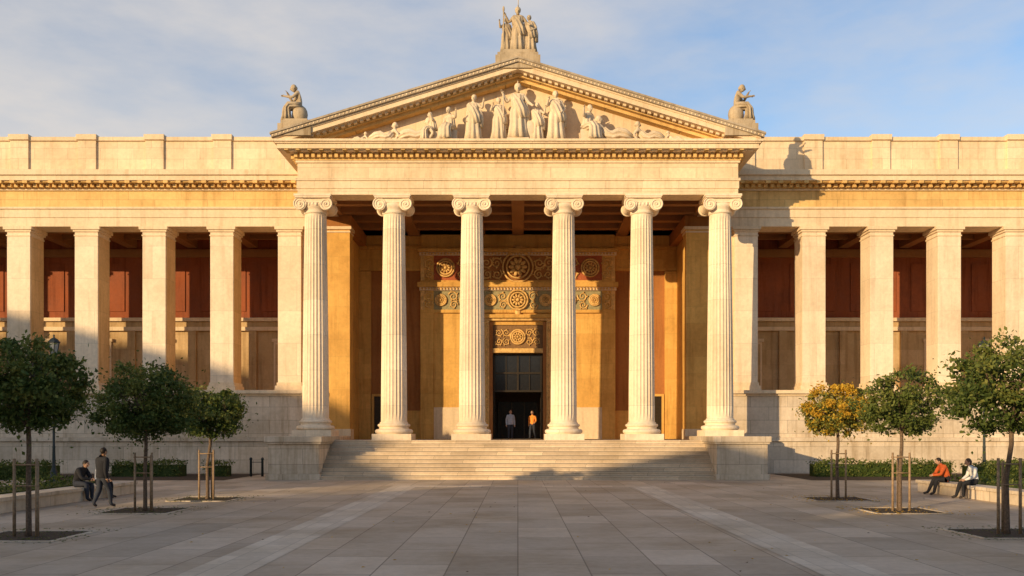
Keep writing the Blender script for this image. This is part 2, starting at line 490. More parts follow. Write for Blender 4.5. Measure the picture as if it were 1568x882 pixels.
# bronze doorway
b = MB(); yd = YB+.28
b.box(-1.58, 1.58, yd+.04, yd+.08, 5.0, 7.34, 1)
for x in (-1.5, -.0, 1.5): b.box(x-.06, x+.06, yd-.06, yd+.04, 4.9, 7.34)
for x in (-.75, .75): b.box(x-.025, x+.025, yd-.03, yd+.04, 4.9, 7.34)
for z in (4.95, 6.1, 7.28): b.box(-1.56, 1.56, yd-.05, yd+.04, z-.06, z+.06)
for s in (-1, 1):
    b.box(s*1.57, s*1.49, yd-.1, yd+1.5, 1.9, 4.9)
    for z in (2.4, 3.3, 4.2): b.box(s*1.48, s*1.45, yd+.1, yd+1.3, z-.35, z+.35)
b.box(-1.3, 1.3, 61.9, 61.95, 1.9, 4.4, 1)
for x in (-1.3, -.43, .43, 1.3): b.box(x-.04, x+.04, 61.82, 61.9, 1.9, 4.4)
b.obj('entrance_door', ['bronze', 'glass'], B)

# wings
b = MB()
XE = 46.0; PX = [13.05+3.87*k for k in range(9)]
for s in (-1, 1):
    b.box(s*11.3, s*XE, 51.70, 58.5, 0, 1.80, 1)
    b.box(s*11.3, s*XE, 51.58, 58.5, 1.80, 2.02, 1)
    b.box(s*11.3, s*XE, 51.9, 58.5, 2.02, 4.38, 1)
    b.box(s*11.3, s*XE, 51.8, 58.5, 4.38, 4.50, 3)
    b.box(s*11.3, s*XE, 51.62, 58.5, 4.50, 4.70, 3)
    b.box(s*11.52, s*XE, YW, 53.74, 14.07, 14.58, 3)
    b.box(s*11.52, s*XE, YW-.05, 53.74, 14.58, 15.05, 3)
    b.box(s*11.52, s*XE, YW-.14, 53.74, 15.05, 15.17, 3)
    b.box(s*11.52, s*XE, YW, 53.74, 15.17, 16.10, 2)
    b.box(s*11.52, s*XE, YW-.12, 53.74, 16.10, 16.20, 3)
    b.box(s*11.52, s*XE, YW-.20, 53.74, 16.20, 16.42, 2)
    b.box(s*11.52, s*XE, YW-.66, 58.5, 16.42, 16.50, 2)
    b.box(s*11.52, s*XE, YW-.80, 58.5, 16.50, 16.78, 3)
    b.box(s*11.52, s*XE, YW-.92, 58.5, 16.78, 17.08, 3)
    b.box(s*11.52, s*XE, YW+.1, 58.5, 17.08, 17.3, 0)
    b.box(s*11.52, s*XE, YW+.18, 53.2, 17.3, 19.0, 0)
    b.box(s*11.52, s*XE, YW+.06, 53.3, 19.0, 19.22, 3)
    for x in PX:
        b.box(s*(x-.52), s*(x+.52), YW+.06, YW+.3, 17.3, 19.0, 0)
        b.box(s*(x-.58), s*(x+.58), YW-.06, 53.35, 19.03, 19.34, 3)
    for x in PX:
        b.box(s*(x-.66), s*(x+.66), YW, 53.74, 4.7, 14.07, 7)
        if s < 0: b.box(s*(x-.664), s*(x+.60), YW+.12, 53.745, 5.16, 13.52, 9)  # left wing only: thin sleeve carries the painted bounce warmth
        b.box(s*(x-.80), s*(x+.80), YW-.13, 53.86, 4.7, 4.98, 3)
        b.box(s*(x-.72), s*(x+.72), YW-.06, 53.80, 4.98, 5.16, 3)
        b.box(s*(x-.70), s*(x+.70), YW-.04, 53.78, 13.52, 13.60, 3)
        b.box(s*(x-.74), s*(x+.74), YW-.08, 53.82, 13.76, 13.88, 3)
        b.box(s*(x-.82), s*(x+.82), YW-.16, 53.88, 13.88, 14.066, 3)
        b.box(s*(x-.3), s*(x+.3), 53.74, 58.5, 14.10, 14.75, 6)
        b.box(s*(x-.25), s*(x+.25), 58.30, 58.5, 4.7, 8.8, 5)
        xm = x+1.93
        b.box(s*(xm-.62), s*(xm+.62), 58.40, 58.5, 4.9, 8.1, 3)
        b.box(s*(xm-.50), s*(xm+.50), 58.37, 58.5, 5.0, 7.95, 5)
        b.box(s*(xm-.72), s*(xm+.72), 58.30, 58.5, 8.1, 8.3, 3)
        b.box(s*(xm-1.45), s*(xm+1.45), 58.44, 58.5, 10.05, 13.1, 4)
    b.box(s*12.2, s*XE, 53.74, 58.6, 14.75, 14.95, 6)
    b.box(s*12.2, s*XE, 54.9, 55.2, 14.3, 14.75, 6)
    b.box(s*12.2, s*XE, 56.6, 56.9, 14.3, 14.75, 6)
    b.box(s*12.2, s*XE, 58.5, 59, 9.6, 14.8, 8)
    b.box(s*12.2, s*XE, 58.5, 59, 4.7, 8.8, 5)
    b.box(s*12.2, s*XE, 58.25, 59, 8.8, 9.05, 3)
    b.box(s*12.2, s*XE, 58.35, 59, 9.05, 9.4, 5)
    b.box(s*12.2, s*XE, 58.15, 59, 9.4, 9.62, 3)
    b.box(s*12.2, s*XE, 58.3, 58.6, 13.5, 14.0, 6)
    b.box(s*XE, s*(XE+9), 51.0, 75, 0, 19.4, 0)
    b.box(s*12.2, s*XE, 59, 75, 0, 17.2, 0)
b.obj('wing_colonnades', ['pale','podium','friezeo','trim','red','loggia','ceil','column','red','pierbounce'], B, .012)
b = MB()
for s in (-1, 1):
    x = 11.8
    while x < XE:
        b.box(s*x, s*(x+.2), YW-.42, YW-.18, 16.22, 16.41); x += .36
    x = 11.8
    while x < XE:
        b.box(s*x, s*(x+.26), YW-.78, YW-.6, 16.36, 16.495); x += .72
b.obj('wing_dentils', ['friezeo'], B)
b = MB()
b.box(-12.2, -11.8, YB+.6, 75, 0, 17.3); b.box(11.8, 12.2, YB+.6, 75, 0, 17.3); b.box(-12.2, 12.2, 74.6, 75, 0, 17.3)
b.box(-12.2, 12.2, YB+.6, 75, 17.1, 17.3); b.box(-11.8, 11.8, YB+.6, 74.6, 1.7, 1.9); b.box(-11.8, 11.8, YW+.4, YB+.6, 15.5, 17.25)
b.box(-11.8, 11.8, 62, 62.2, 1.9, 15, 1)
b.obj('rear_hall', ['pale', 'halldark'], B)

# ---------------------------------------------------------------- figures
def skin_eval(vs, rs, es, root=0, sub=2):
    me = bpy.data.meshes.new('t'); me.from_pydata(vs, es, []); ob = bpy.data.objects.new('t', me); col.objects.link(ob)
    sk = ob.modifiers.new('s', 'SKIN'); sk.use_smooth_shade = True
    su = ob.modifiers.new('u', 'SUBSURF'); su.levels = sub; su.render_levels = sub
    d = me.skin_vertices[0].data
    for i, r in enumerate(rs):
        d[i].radius = r if isinstance(r, tuple) else (r, r)
        d[i].use_root = (i == root)
    dg = bpy.context.evaluated_depsgraph_get(); dg.update()
    e = ob.evaluated_get(dg); m2 = e.to_mesh()
    V = [v.co.copy() for v in m2.vertices]; F = [list(p.vertices) for p in m2.polygons]
    e.to_mesh_clear(); bpy.data.objects.remove(ob); bpy.data.meshes.remove(me)
    return V, F
STAND = dict(pel=(0,0,.525), wai=(0,0,.61), che=(0,0,.72), nec=(0,0,.825), hed=(0,-.012,.925),
    shL=(-.105,0,.795), elL=(-.135,.015,.63), wrL=(-.14,-.03,.49), hiL=(-.05,0,.50), knL=(-.055,-.012,.28), anL=(-.06,.012,.045), toL=(-.07,-.085,.018),
    shR=(.105,0,.795), elR=(.135,.015,.63), wrR=(.14,-.03,.49), hiR=(.05,0,.50), knR=(.055,-.012,.28), anR=(.06,.012,.045), toR=(.07,-.085,.018))
SIT = dict(pel=(0,0,.325), wai=(0,-.005,.41), che=(0,-.03,.52), nec=(0,-.055,.62), hed=(0,-.09,.712),
    shL=(-.105,-.04,.59), elL=(-.135,-.08,.43), wrL=(-.07,-.2,.37), hiL=(-.05,-.02,.31), knL=(-.075,-.24,.31), anL=(-.065,-.25,.045), toL=(-.075,-.345,.018),
    shR=(.105,-.04,.59), elR=(.135,-.08,.43), wrR=(.07,-.2,.37), hiR=(.05,-.02,.31), knR=(.075,-.24,.31), anR=(.065,-.25,.045), toR=(.075,-.345,.018))
REC = dict(pel=(0,0,.09), wai=(0,.07,.14), che=(0,.14,.23), nec=(0,.18,.32), hed=(0,.17,.41),
    shL=(-.10,.15,.29), elL=(-.13,.07,.2), wrL=(-.08,-.07,.2), hiL=(-.05,-.03,.08), knL=(-.05,-.2,.22), anL=(-.05,-.34,.05), toL=(-.05,-.43,.03),
    shR=(.10,.18,.28), elR=(.13,.28,.15), wrR=(.13,.2,.03), hiR=(.05,-.03,.07), knR=(.05,-.25,.09), anR=(.05,-.46,.05), toR=(.05,-.53,.07))
def pose(base, **k): d = dict(base); d.update(k); return d

def figure(mb, P, h, loc, rot=0, mats=(0,1,2,3,4,5,6,7), drape=None, female=False, stone_fig=False, bulk=1.0, helmet=False, mirror=False):
    top, leg, skn, sho, hai, eye, eyw, lip = mats
    R = Matrix.Rotation(rot, 3, 'Z'); loc = Vector(loc)
    if mirror: P = {k: (-v[0], v[1], v[2]) for k, v in P.items()}
    J = {k: Vector(v) for k, v in P.items()}
    for s in 'LR':
        d = (J['wr'+s]-J['el'+s]).normalized(); J['ha'+s] = J['wr'+s]+d*.045
        J['fo'+s] = J['el'+s].lerp(J['wr'+s], .35); J['ca'+s] = J['kn'+s].lerp(J['an'+s], .35)
    J['hb'] = J['nec'].lerp(J['hed'], .55)
    sh = .9 if female else 1
    r = dict(pel=.078, wai=.068*sh, che=.082*sh, nec=.034, hb=.032)
    for s in 'LR':
        r.update({'sh'+s:.044*sh,'el'+s:.030,'fo'+s:.030,'wr'+s:.019,'ha'+s:.017,'hi'+s:.058,'kn'+s:.040,'ca'+s:.037,'an'+s:.026,'to'+s:.020})
    keys = ['pel','wai','che','nec','hb'] + [a+s for s in 'LR' for a in ('sh','el','fo','wr','ha','hi','kn','ca','an','to')]
    idx = {k:i for i,k in enumerate(keys)}
    E = [('pel','wai',top),('wai','che',top),('che','nec',top),('nec','hb',skn)]
    for s in 'LR':
        E += [('che','sh'+s,top),('sh'+s,'el'+s,top),('el'+s,'fo'+s,top),('fo'+s,'wr'+s,top),('wr'+s,'ha'+s,skn),
              ('pel','hi'+s,leg),('hi'+s,'kn'+s,leg),('kn'+s,'ca'+s,leg),('ca'+s,'an'+s,leg),('an'+s,'to'+s,sho)]
    V, F = skin_eval([J[k]*1.0 for k in keys], [r[k]*bulk*.92 for k in keys], [(idx[a], idx[c]) for a, c, _ in E], 0)
    segs = [(J[a], J[c], .5*(r[a]+r[c]), m) for a, c, m in E]
    fm = []
    for f in F:
        c = sum((V[i] for i in f), Vector())/len(f); best = None
        for a, bb, rr, m in segs:
            ab = bb-a; t = max(0, min(1, (c-a).dot(ab)/ab.length_squared)); d = (c-a-ab*t).length-rr*.8
            if best is None or d < best[0]: best = (d, m)
        fm.append(best[1])
    T = lambda p: loc + R @ (Vector(p)*h)
    mb.add([T(v) for v in V], F, fm, True)
    hd = (J['hed']-J['nec']).normalized()
    up = (hd*.45+Vector((0,0,1))).normalized()
    fw = Vector((0,-1,0)); fw = (fw-up*fw.dot(up)).normalized(); rt = up.cross(-fw).normalized()
    hm = Matrix((rt, -fw, up)).transposed()
    RR = R @ hm; hc = J['hed']; q_ = 1.12 if stone_fig else 1.0; hh = h*q_
    def hp(x, y, z): return T(hc + hm @ Vector((x*q_, y*q_, z*q_)))
    def hf(p):
        q = p.copy()
        if p.z < 0: q.x *= 1+.28*p.z; q.y *= 1+.12*p.z
        if p.y > 0 and p.z < -.3: q.y *= .75
        return q
    mb.ell(hp(0,0,0), (.047*hh,.056*hh,.068*hh), RR, skn, 16, 12, hf)
    mb.ell(hp(0,-.057,-.008), (.008*hh,.013*hh,.017*hh), RR, skn, 8, 6)
    for s in (-1, 1):
        mb.ell(hp(s*.019,-.048,.005), (.008*hh,.007*hh,.005*hh), RR, eyw, 8, 5)
        mb.ell(hp(s*.019,-.053,.005), (.004*hh,.004*hh,.004*hh), RR, eye, 6, 4)
        mb.ell(hp(s*.019,-.049,.017), (.011*hh,.007*hh,.003*hh), RR, hai, 6, 4)
        mb.ell(hp(s*.047,.004,-.002), (.006*hh,.012*hh,.018*hh), RR, skn, 8, 6)
    mb.ell(hp(0,-.048,-.033), (.014*hh,.007*hh,.005*hh), RR, lip, 8, 5)
    mb.ell(hp(0,.010,.018), (.053*hh,.056*hh,.060*hh), RR, hai, 16, 10)
    if female or stone_fig: mb.ell(hp(0,.05,-.0), (.030*hh,.028*hh,.034*hh), RR, hai, 10, 7)
    if female and not stone_fig: mb.ell(hp(0,.035,-.045), (.040*hh,.03*hh,.05*hh), RR, hai, 10, 7)
    if helmet:
        mb.ell(hp(0,.008,.03), (.060*hh,.066*hh,.062*hh), RR, hai, 14, 8)
        mb.ell(hp(0,.02,.085), (.012*hh,.07*hh,.045*hh), RR, hai, 10, 8)
    for s, sg in (('L',-1),('R',1)):
        d = (J['ha'+s]-J['wr'+s]).normalized(); side = d.cross(Vector((0,1,0)))
        side = side.normalized() if side.length > .1 else Vector((1,0,0))
        curl = side.cross(d).normalized()
        if curl.y > 0: curl = -curl
        for k, ln in enumerate((.036,.041,.038,.030)):
            p0 = J['ha'+s]+side*(-.014+.0095*k)
            pts = [p0-d*.01, p0+d*ln*.45+curl*.002, p0+d*ln*.8+curl*.01, p0+d*ln*.95+curl*.018]
            mb.tube([T(p) for p in pts], [.0052*h,.0048*h,.0043*h,.0034*h], 6, skn)
        p0 = J['wr'+s]+side*-.010+d*.012
        mb.tube([T(p0), T(p0-side*.014+d*.015), T(p0-side*.016+d*.032+curl*.006)], [.006*h,.0055*h,.004*h], 6, skn)
    if drape:
        n = 44
        for path, ph in drape:
            vs = []; fs = []; pts = [Vector(p[0]) for p in path]
            for j in range(len(path)):
                t = (pts[min(j+1,len(pts)-1)]-pts[max(j-1,0)]).normalized()
                a1 = Vector((1,0,0)); a1 = (a1-t*a1.dot(t)).normalized(); a2 = t.cross(a1)
                k = j/(len(path)-1)
                for i in range(n):
                    g_ = 2*pi*i/n
                    f = 1+(.07+.15*k)*math.cos(9*g_+ph+1.6*k)+.05*k*math.cos(14*g_+ph*2)
                    f *= 1.12
                    vs.append(T(pts[j]+a1*math.cos(g_)*path[j][1]*f+a2*math.sin(g_)*path[j][2]*f))
            for j in range(len(path)-1):
                for i in range(n):
                    k2 = (i+1) % n; fs.append((j*n+i, j*n+k2, (j+1)*n+k2, (j+1)*n+i))
            fs += [list(range(n-1,-1,-1)), [(len(path)-1)*n+i for i in range(n)]]
            mb.add(vs, fs, top, True)
def dr_stand(ph=0):
    return [([((0,0,.80),.10,.065),((0,0,.72),.11,.09),((0,0,.62),.092,.08),((0,0,.52),.12,.095),((0,-.005,.38),.125,.10),((0,-.005,.2),.135,.115),((0,0,.02),.16,.14)], ph),
            ([((-.10,-.01,.80),.05,.07),((-.02,-.02,.68),.10,.10),((.05,-.01,.52),.10,.12),((.08,0,.38),.09,.12)], ph+1),
            ([((.15,.02,.66),.03,.04),((.17,.02,.5),.04,.05),((.16,.03,.3),.045,.06)], ph+2)]
def dr_sit(ph=0):
    return [([((0,-.02,.56),.10,.075),((0,0,.42),.095,.09),((0,.0,.32),.12,.10)], ph),
            ([((0,.03,.32),.12,.08),((0,-.1,.325),.13,.075),((0,-.22,.32),.13,.075),((0,-.27,.25),.125,.07),((0,-.27,.12),.13,.08),((0,-.27,.02),.145,.10)], ph+2)]
def dr_rec(ph=0):
    return [([((0,.12,.22),.10,.08),((0,.04,.13),.12,.09),((0,-.06,.10),.13,.09),((0,-.18,.14),.13,.11),((0,-.28,.12),.12,.10),((0,-.42,.06),.10,.06)], ph)]
SM = (0,)*8

PG = empty('pediment_sculpture_group')
ZP = 17.31; YS = 47.38
PA = pose(STAND, elR=(.20,-.02,.70), wrR=(.24,-.10,.82), knL=(-.06,-.05,.28), hed=(.015,-.015,.925))
PB = pose(STAND, elL=(-.20,-.01,.68), wrL=(-.18,-.11,.78), elR=(.18,.0,.64), wrR=(.09,-.12,.56), hed=(-.015,-.015,.925))
PC = pose(STAND, elL=(-.20,-.02,.67), wrL=(-.27,-.08,.80), elR=(.20,-.02,.66), wrR=(.25,-.1,.60))
figs = [(-8.1,1.15,REC,-90),(-6.75,2.15,REC,-90),(-5.1,2.65,REC,-90),(-4.4,1.95,SIT,-60),(-3.5,2.25,SIT,-25),(-2.3,2.4,'A',-10),(-.98,2.25,'B',15),
        (0,2.85,'C',0),(.98,2.0,'A',-10),(1.98,2.6,'B',10),(3.6,2.4,SIT,35),(4.7,2.85,REC,90),(6.6,2.25,REC,90),(8.0,1.25,REC,90)]
for i, (x, h, p, rt) in enumerate(figs):
    b = MB(); zb = ZP
    if p in ('A','B','C'):
        pp = {'A':PA,'B':PB,'C':PC}[p]; d = dr_stand(i)
        pz = .16 if p == 'C' else .06
        b.box(x-.44*h/2.2, x+.44*h/2.2, YS-.38, YS+.38, zb, zb+pz); zb += pz
    elif p is SIT:
        pp = pose(SIT, elR=(.19,-.10,.52), wrR=(.24,-.18,.64)); d = dr_sit(i)
        b.box(x-.36, x+.36, YS-.2, YS+.4, zb, zb+.27*h); 
    else: pp = REC; d = dr_rec(i); b.ell((x, YS+.08, zb+.03), (.34*h,.24,.13))
    figure(b, pp, h, (x, YS, zb), math.radians(rt), SM, d, stone_fig=True, helmet=(p == 'C'), mirror=(x > 3), bulk=1.15)
    if p == 'C':
        b.tube([(x-.75, YS-.25, zb), (x-.75, YS-.25, zb+2.3)], .035, 6)
        b.ell((x+.62, YS-.1, zb+.5), (.30,.10,.46))
    b.obj('sculpture_figure', ['sculpt'], PG)

b = MB()
b.box(-1.15, 1.15, 46.75, 48.3, 20.95, 21.62); b.box(-1.05, 1.05, 46.85, 48.2, 21.62, 21.80); b.box(-.9, .9, 46.95, 48.1, 21.80, 21.98)
figure(b, PC, 2.35, (0.0,47.5,21.98), 0, SM, dr_stand(1), stone_fig=True, helmet=True, bulk=1.2)
figure(b, PA, 1.85, (-.58,47.55,21.98), .3, SM, dr_stand(3), stone_fig=True, mirror=True, bulk=1.15)
figure(b, PB, 2.0, (.62,47.55,21.98), -.3, SM, dr_stand(5), stone_fig=True, bulk=1.15)
b.tube([(-.74,47.3,21.98),(-.74,47.3,24.15)], .035, 6); b.ell((-.74,47.3,24.2), (.06,.04,.16))
b.tube([(0.02,47.5,24.3),(0.02,47.5,24.9)], .02, 6)
b.obj('rooftop_statue_group', ['dark_sculpt'])
for s in (-1, 1):
    b = MB(); X = s*11.45
    b.box(X-.85, X+.85, 46.75, 48.2, 17.5, 18.12); b.box(X-.72, X+.72, 46.85, 48.1, 18.12, 18.32); b.box(X-.6, X+.62, 46.95, 48.0, 18.32, 18.42)
    b.ell((X-s*.12, 47.5, 18.78), (.42,.38,.52), None, 0, 10, 8)
    P = pose(SIT, hed=(0,-.13,.70), nec=(0,-.075,.615), elR=(.13,-.14,.47), wrR=(.08,-.30,.50), elL=(-.13,-.16,.46), wrL=(-.05,-.25,.60))
    figure(b, P, 2.45, (X-s*.12, 47.5, 18.42), math.radians(s*80), SM, [dr_sit(2)[1]], stone_fig=True, mirror=(s > 0), bulk=1.2)
    b.obj('seated_rooftop_statue', ['dark_sculpt'])

# ---------------------------------------------------------------- people
def person(name, P, h, loc, rot, topm, legm, hair='hair', female=False, bulk=1.0, extra=None):
    b = MB()
    figure(b, P, h, (0,0,0), 0, (0,1,2,3,4,5,6,7), None, female, bulk=bulk)
    if extra: extra(b, h)
    o = b.obj(name, [topm, legm, 'skin', 'shoe', hair, 'eye', 'eyew', 'lip'])
    o.location = loc; o.rotation_euler = (0, 0, math.radians(rot)); return o
WALK = pose(STAND, knL=(-.05,-.10,.285), anL=(-.05,-.13,.045), toL=(-.06,-.22,.02), knR=(.05,.02,.28), anR=(.055,.13,.07), toR=(.06,.06,.02),
            elL=(-.135,.06,.64), wrL=(-.135,.03,.50), elR=(.14,-.03,.64), wrR=(.10,-.12,.56), hed=(0,-.03,.925))
def jacket(b, h):
    n = 20; rings = [(.50,.112,.092),(.60,.106,.086),(.70,.115,.09),(.78,.105,.075)]
    vs = [((math.cos(2*pi*i/n)*rx*h), math.sin(2*pi*i/n)*ry*h, z*h) for z, rx, ry in rings for i in range(n)]
    fs = [(j*n+i, j*n+(i+1)%n, (j+1)*n+(i+1)%n, (j+1)*n+i) for j in range(3) for i in range(n)]
    b.add(vs, fs, 0, True)
person('walking_man', WALK, 1.80, (-12.5, 27.5, .004), 155, 'blackcloth', 'navy', bulk=1.25, extra=jacket)
HUN = pose(SIT, che=(0,-.07,.51), wai=(0,-.02,.41), nec=(0,-.12,.60), hed=(0,-.175,.675), shL=(-.105,-.10,.57), shR=(.105,-.10,.57),
           elL=(-.13,-.18,.42), elR=(.13,-.18,.42), wrL=(-.04,-.28,.40), wrR=(.04,-.28,.40))
person('seated_man', HUN, 1.80, (-14.55, 30.2, -.0), 80, 'blackcloth', 'navy', bulk=1.3)
person('seated_person', pose(SIT, hed=(0,-.12,.70)), 1.70, (-14.52, 31.6, -.0), 95, 'grey', 'blackcloth', 'hairb', bulk=1.15)
LEGS = dict(knL=(-.06,-.23,.32), anL=(-.06,-.36,.05), toL=(-.07,-.45,.03), knR=(.07,-.24,.31), anR=(.06,-.29,.045), toR=(.07,-.38,.018))
person('seated_man', pose(HUN, **LEGS), 1.80, (15.58, 33.2, .0), -90, 'redcloth', 'blackcloth', 'hair', bulk=1.22)
person('seated_woman', pose(SIT, che=(0,-.05,.51), nec=(0,-.085,.61), hed=(0,-.13,.70), anL=(-.06,-.33,.045), toL=(-.07,-.42,.02)), 1.78, (15.64, 31.3, .0), -90, 'white', 'blackcloth', 'hairb', True, bulk=1.25)
person('standing_man', pose(STAND, knL=(-.06,-.04,.285)), 1.78, (-.45, 55.2, 1.9), 10, 'grey', 'navy', bulk=1.15, extra=jacket)
person('standing_woman', pose(WALK, wrR=(.12,-.10,.58)), 1.74, (.88, 55.4, 1.9), -20, 'orange', 'navy', 'hairb', True, bulk=1.18)

# ---------------------------------------------------------------- benches, hedges, lamps, trees
def bench(name, x0, x1, y0, y1):
    b = MB()
    b.box(x0+.06, x1-.06, y0+.06, y1-.06, 0, .34)
    n = int((y1-y0)/2.2)
    for k in range(n):
        a = y0+(y1-y0)*k/n; c = y0+(y1-y0)*(k+1)/n
        b.box(x0, x1, a+.006, c-.006, .34, .455)
    b.obj(name, ['podium'], None, .015)
bench('stone_bench', -15.0, -14.2, 19, 34.2)
bench('stone_bench', 15.3, 16.1, 19, 35.2)

def leaves(b, cx, cy, cz, sx, sy, sz, n, size, mats, rnd):
    for _ in range(n):
        p = Vector((rnd.gauss(cx, sx), rnd.gauss(cy, sy), rnd.gauss(cz, sz)))
        nr = Vector((rnd.gauss(0,1), rnd.gauss(0,1), rnd.gauss(.5,1))).normalized()
        a = nr.orthogonal().normalized(); a = Matrix.Rotation(rnd.random()*6.28, 3, nr) @ a; c = nr.cross(a)
        s = size*rnd.uniform(.7, 1.35)
        b.add([p-a*s, p+c*s*.55+nr*s*.1, p+a*s, p-c*s*.55+nr*s*.1], [(0,1,2,3)], rnd.choice(mats))
def tree(X, Y, zc, rx, rz, seed, pal, dens=1.0, lean=0, core=1.0):
    rnd = random.Random(seed)
    e = empty('young_plaza_tree', (X, Y, 0))
    w = MB()
    zb = zc-rz*.62
    top = Vector((lean, 0, zb))
    w.tube([(0,0,0),(.01,.01,.15),(.02*rnd.uniform(-1,1),.02,zb*.5),top*.8+Vector((.02,0,0)),top], [.085,.062,.055,.052,.05], 8)
    cl = []
    lob = [(rnd.uniform(0, 6.28), rnd.uniform(-.5,.8), rnd.uniform(.72, 1.25)) for _ in range(9)]
    while len(cl) < 105:
        p = Vector((rnd.uniform(-1,1), rnd.uniform(-1,1), rnd.uniform(-1,1)))
        l = p.length
        if l < .25 or l > 1.0: continue
        if rnd.random() > l*1.1: continue
        a = math.atan2(p.y, p.x); f = 1
        for la, lz, lm in lob:
            d = abs((a-la+pi) % (2*pi)-pi)+abs(p.z-lz)
            if d < .9: f *= 1+(lm-1)*(1-d/.9)
        q = Vector((p.x*rx*f+lean, p.y*rx*f, zc+p.z*rz*f*(1 if p.z > 0 else .85)))
        cl.append((q, l))
    nl = 8
    for k in range(nl):
        a = 2*pi*k/nl+rnd.uniform(-.3,.3)
        end = Vector((lean+math.cos(a)*rx*.6, math.sin(a)*rx*.6, zc+rz*rnd.uniform(-.1,.6)))
        mid = top.lerp(end, .5)+Vector((0,0,.05))
        w.tube([top-Vector((0,0,.1)), mid, end], [.036,.022,.011], 6)
        for q, l in cl:
            if (q-end).length < .55*rx and rnd.random() < .5: w.tube([mid.lerp(end,.6), mid.lerp(q,.6)+Vector((0,0,.04)), q], [.012,.008,.004], 4)
    w.obj('trunk_and_limbs', ['bark'], e)
    b = MB()
    for q, l in cl:
        hgt = (q.z-zc)/rz
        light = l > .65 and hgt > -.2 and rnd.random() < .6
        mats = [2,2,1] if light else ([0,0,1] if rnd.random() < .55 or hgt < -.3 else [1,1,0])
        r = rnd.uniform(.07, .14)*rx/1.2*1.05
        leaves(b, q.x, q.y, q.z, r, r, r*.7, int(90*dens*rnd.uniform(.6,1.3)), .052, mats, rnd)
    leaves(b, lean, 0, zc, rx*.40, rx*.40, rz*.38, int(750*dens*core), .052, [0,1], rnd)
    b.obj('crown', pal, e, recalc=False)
    k = MB()
    for dx in (-.24, .24):
        k.tube([(dx,-.1,0),(dx*1.0,-.1,1.68)], [.036,.032], 8)
    k.tube([(-.28,-.1,1.55),(.28,-.1,1.55)], .02, 6); k.tube([(-.28,-.1,1.1),(.28,-.1,1.1)], .016, 6)
    k.tube([(.06,.28,0),(.06,.28,1.6)], [.034,.03], 8)
    k.obj('support_stakes', ['stake'], e)
    p = MB()
    p.box(-.95, .95, -.95, .95, .004, .016); 
    for a in (-1, 1):
        p.box(a*.95, a*1.03, -1.03, 1.03, .004, .03, 1); p.box(-.95, .95, a*.95, a*1.03, .004, .03, 1)
    rnd2 = random.Random(seed+5)
    o = p.obj('tree_pit', ['soil', 'stripe']); o.location = (X, Y, .003)
    m = MB()
    for _ in range(220):
        x, y = rnd2.uniform(-1.5,1.5), rnd2.uniform(-1.5,1.5); s = rnd2.uniform(.02,.05); a = rnd2.random()*6
        m.add([(x-s*math.cos(a), y-s*math.sin(a), .035),(x+s*.5*math.sin(a),y-s*.5*math.cos(a),.045),(x+s*math.cos(a),y+s*math.sin(a),.035),(x-s*.5*math.sin(a),y+s*.5*math.cos(a),.05)], [(0,1,2,3)], 0)
    m.obj('fallen_leaves', ['leafo' if pal[0] != 'leafd' else 'leafm'], e, recalc=False)
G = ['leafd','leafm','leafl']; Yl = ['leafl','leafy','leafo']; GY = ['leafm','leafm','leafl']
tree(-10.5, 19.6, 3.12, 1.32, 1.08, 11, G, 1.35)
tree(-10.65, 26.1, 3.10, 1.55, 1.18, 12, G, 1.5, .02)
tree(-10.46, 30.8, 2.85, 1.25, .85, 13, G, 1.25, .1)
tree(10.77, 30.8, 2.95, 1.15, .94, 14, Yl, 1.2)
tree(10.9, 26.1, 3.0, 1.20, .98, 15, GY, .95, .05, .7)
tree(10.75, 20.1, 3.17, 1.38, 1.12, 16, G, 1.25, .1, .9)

def hedge(x0, x1, y0, y1, h, seed):
    rnd = random.Random(seed); b = MB()
    b.box(x0+.15, x1-.15, y0+.15, y1-.15, 0, h-.15, 0)
    A = (x1-x0)*(y1-y0+2*h)
    for _ in range(int(A*40)):
        fx = rnd.uniform(x0, x1); side = rnd.random()
        if side < .5: p = (fx, y0+rnd.gauss(.1,.06), rnd.uniform(.02, h))
        else: p = (fx, rnd.uniform(y0, y1), h+rnd.gauss(-.05,.06)+.08*math.sin(fx*1.7+seed))
        leaves(b, *p, .06,.06,.05, 4, .055, [0,0,1,1,2], rnd)
    b.obj('clipped_hedge', G, recalc=False)
hedge(-21.2, -17.4, 47.2, 48.6, .75, 1); hedge(-29, -22.6, 44, 45.6, .8, 2); hedge(-16.3, -15.0, 47.3, 48.5, .7, 3)
hedge(15.3, 22.6, 47.2, 48.6, .78, 4); hedge(23.4, 31, 45, 46.6, .8, 5)
hedge(-17.3, -15.1, 20, 34, .62, 6); hedge(16.2, 18.4, 20, 35, .62, 7); hedge(19.5, 27, 39, 40.6, .95, 8)
b = MB()
for s in (-1, 1): b.add([(s*14,43.5,.008),(s*34,43.5,.008),(s*34,50.6,.008),(s*14,50.6,.008)], [(0,1,2,3) if s > 0 else (3,2,1,0)])
b.obj('planting_bed_soil', ['soil'], recalc=False)

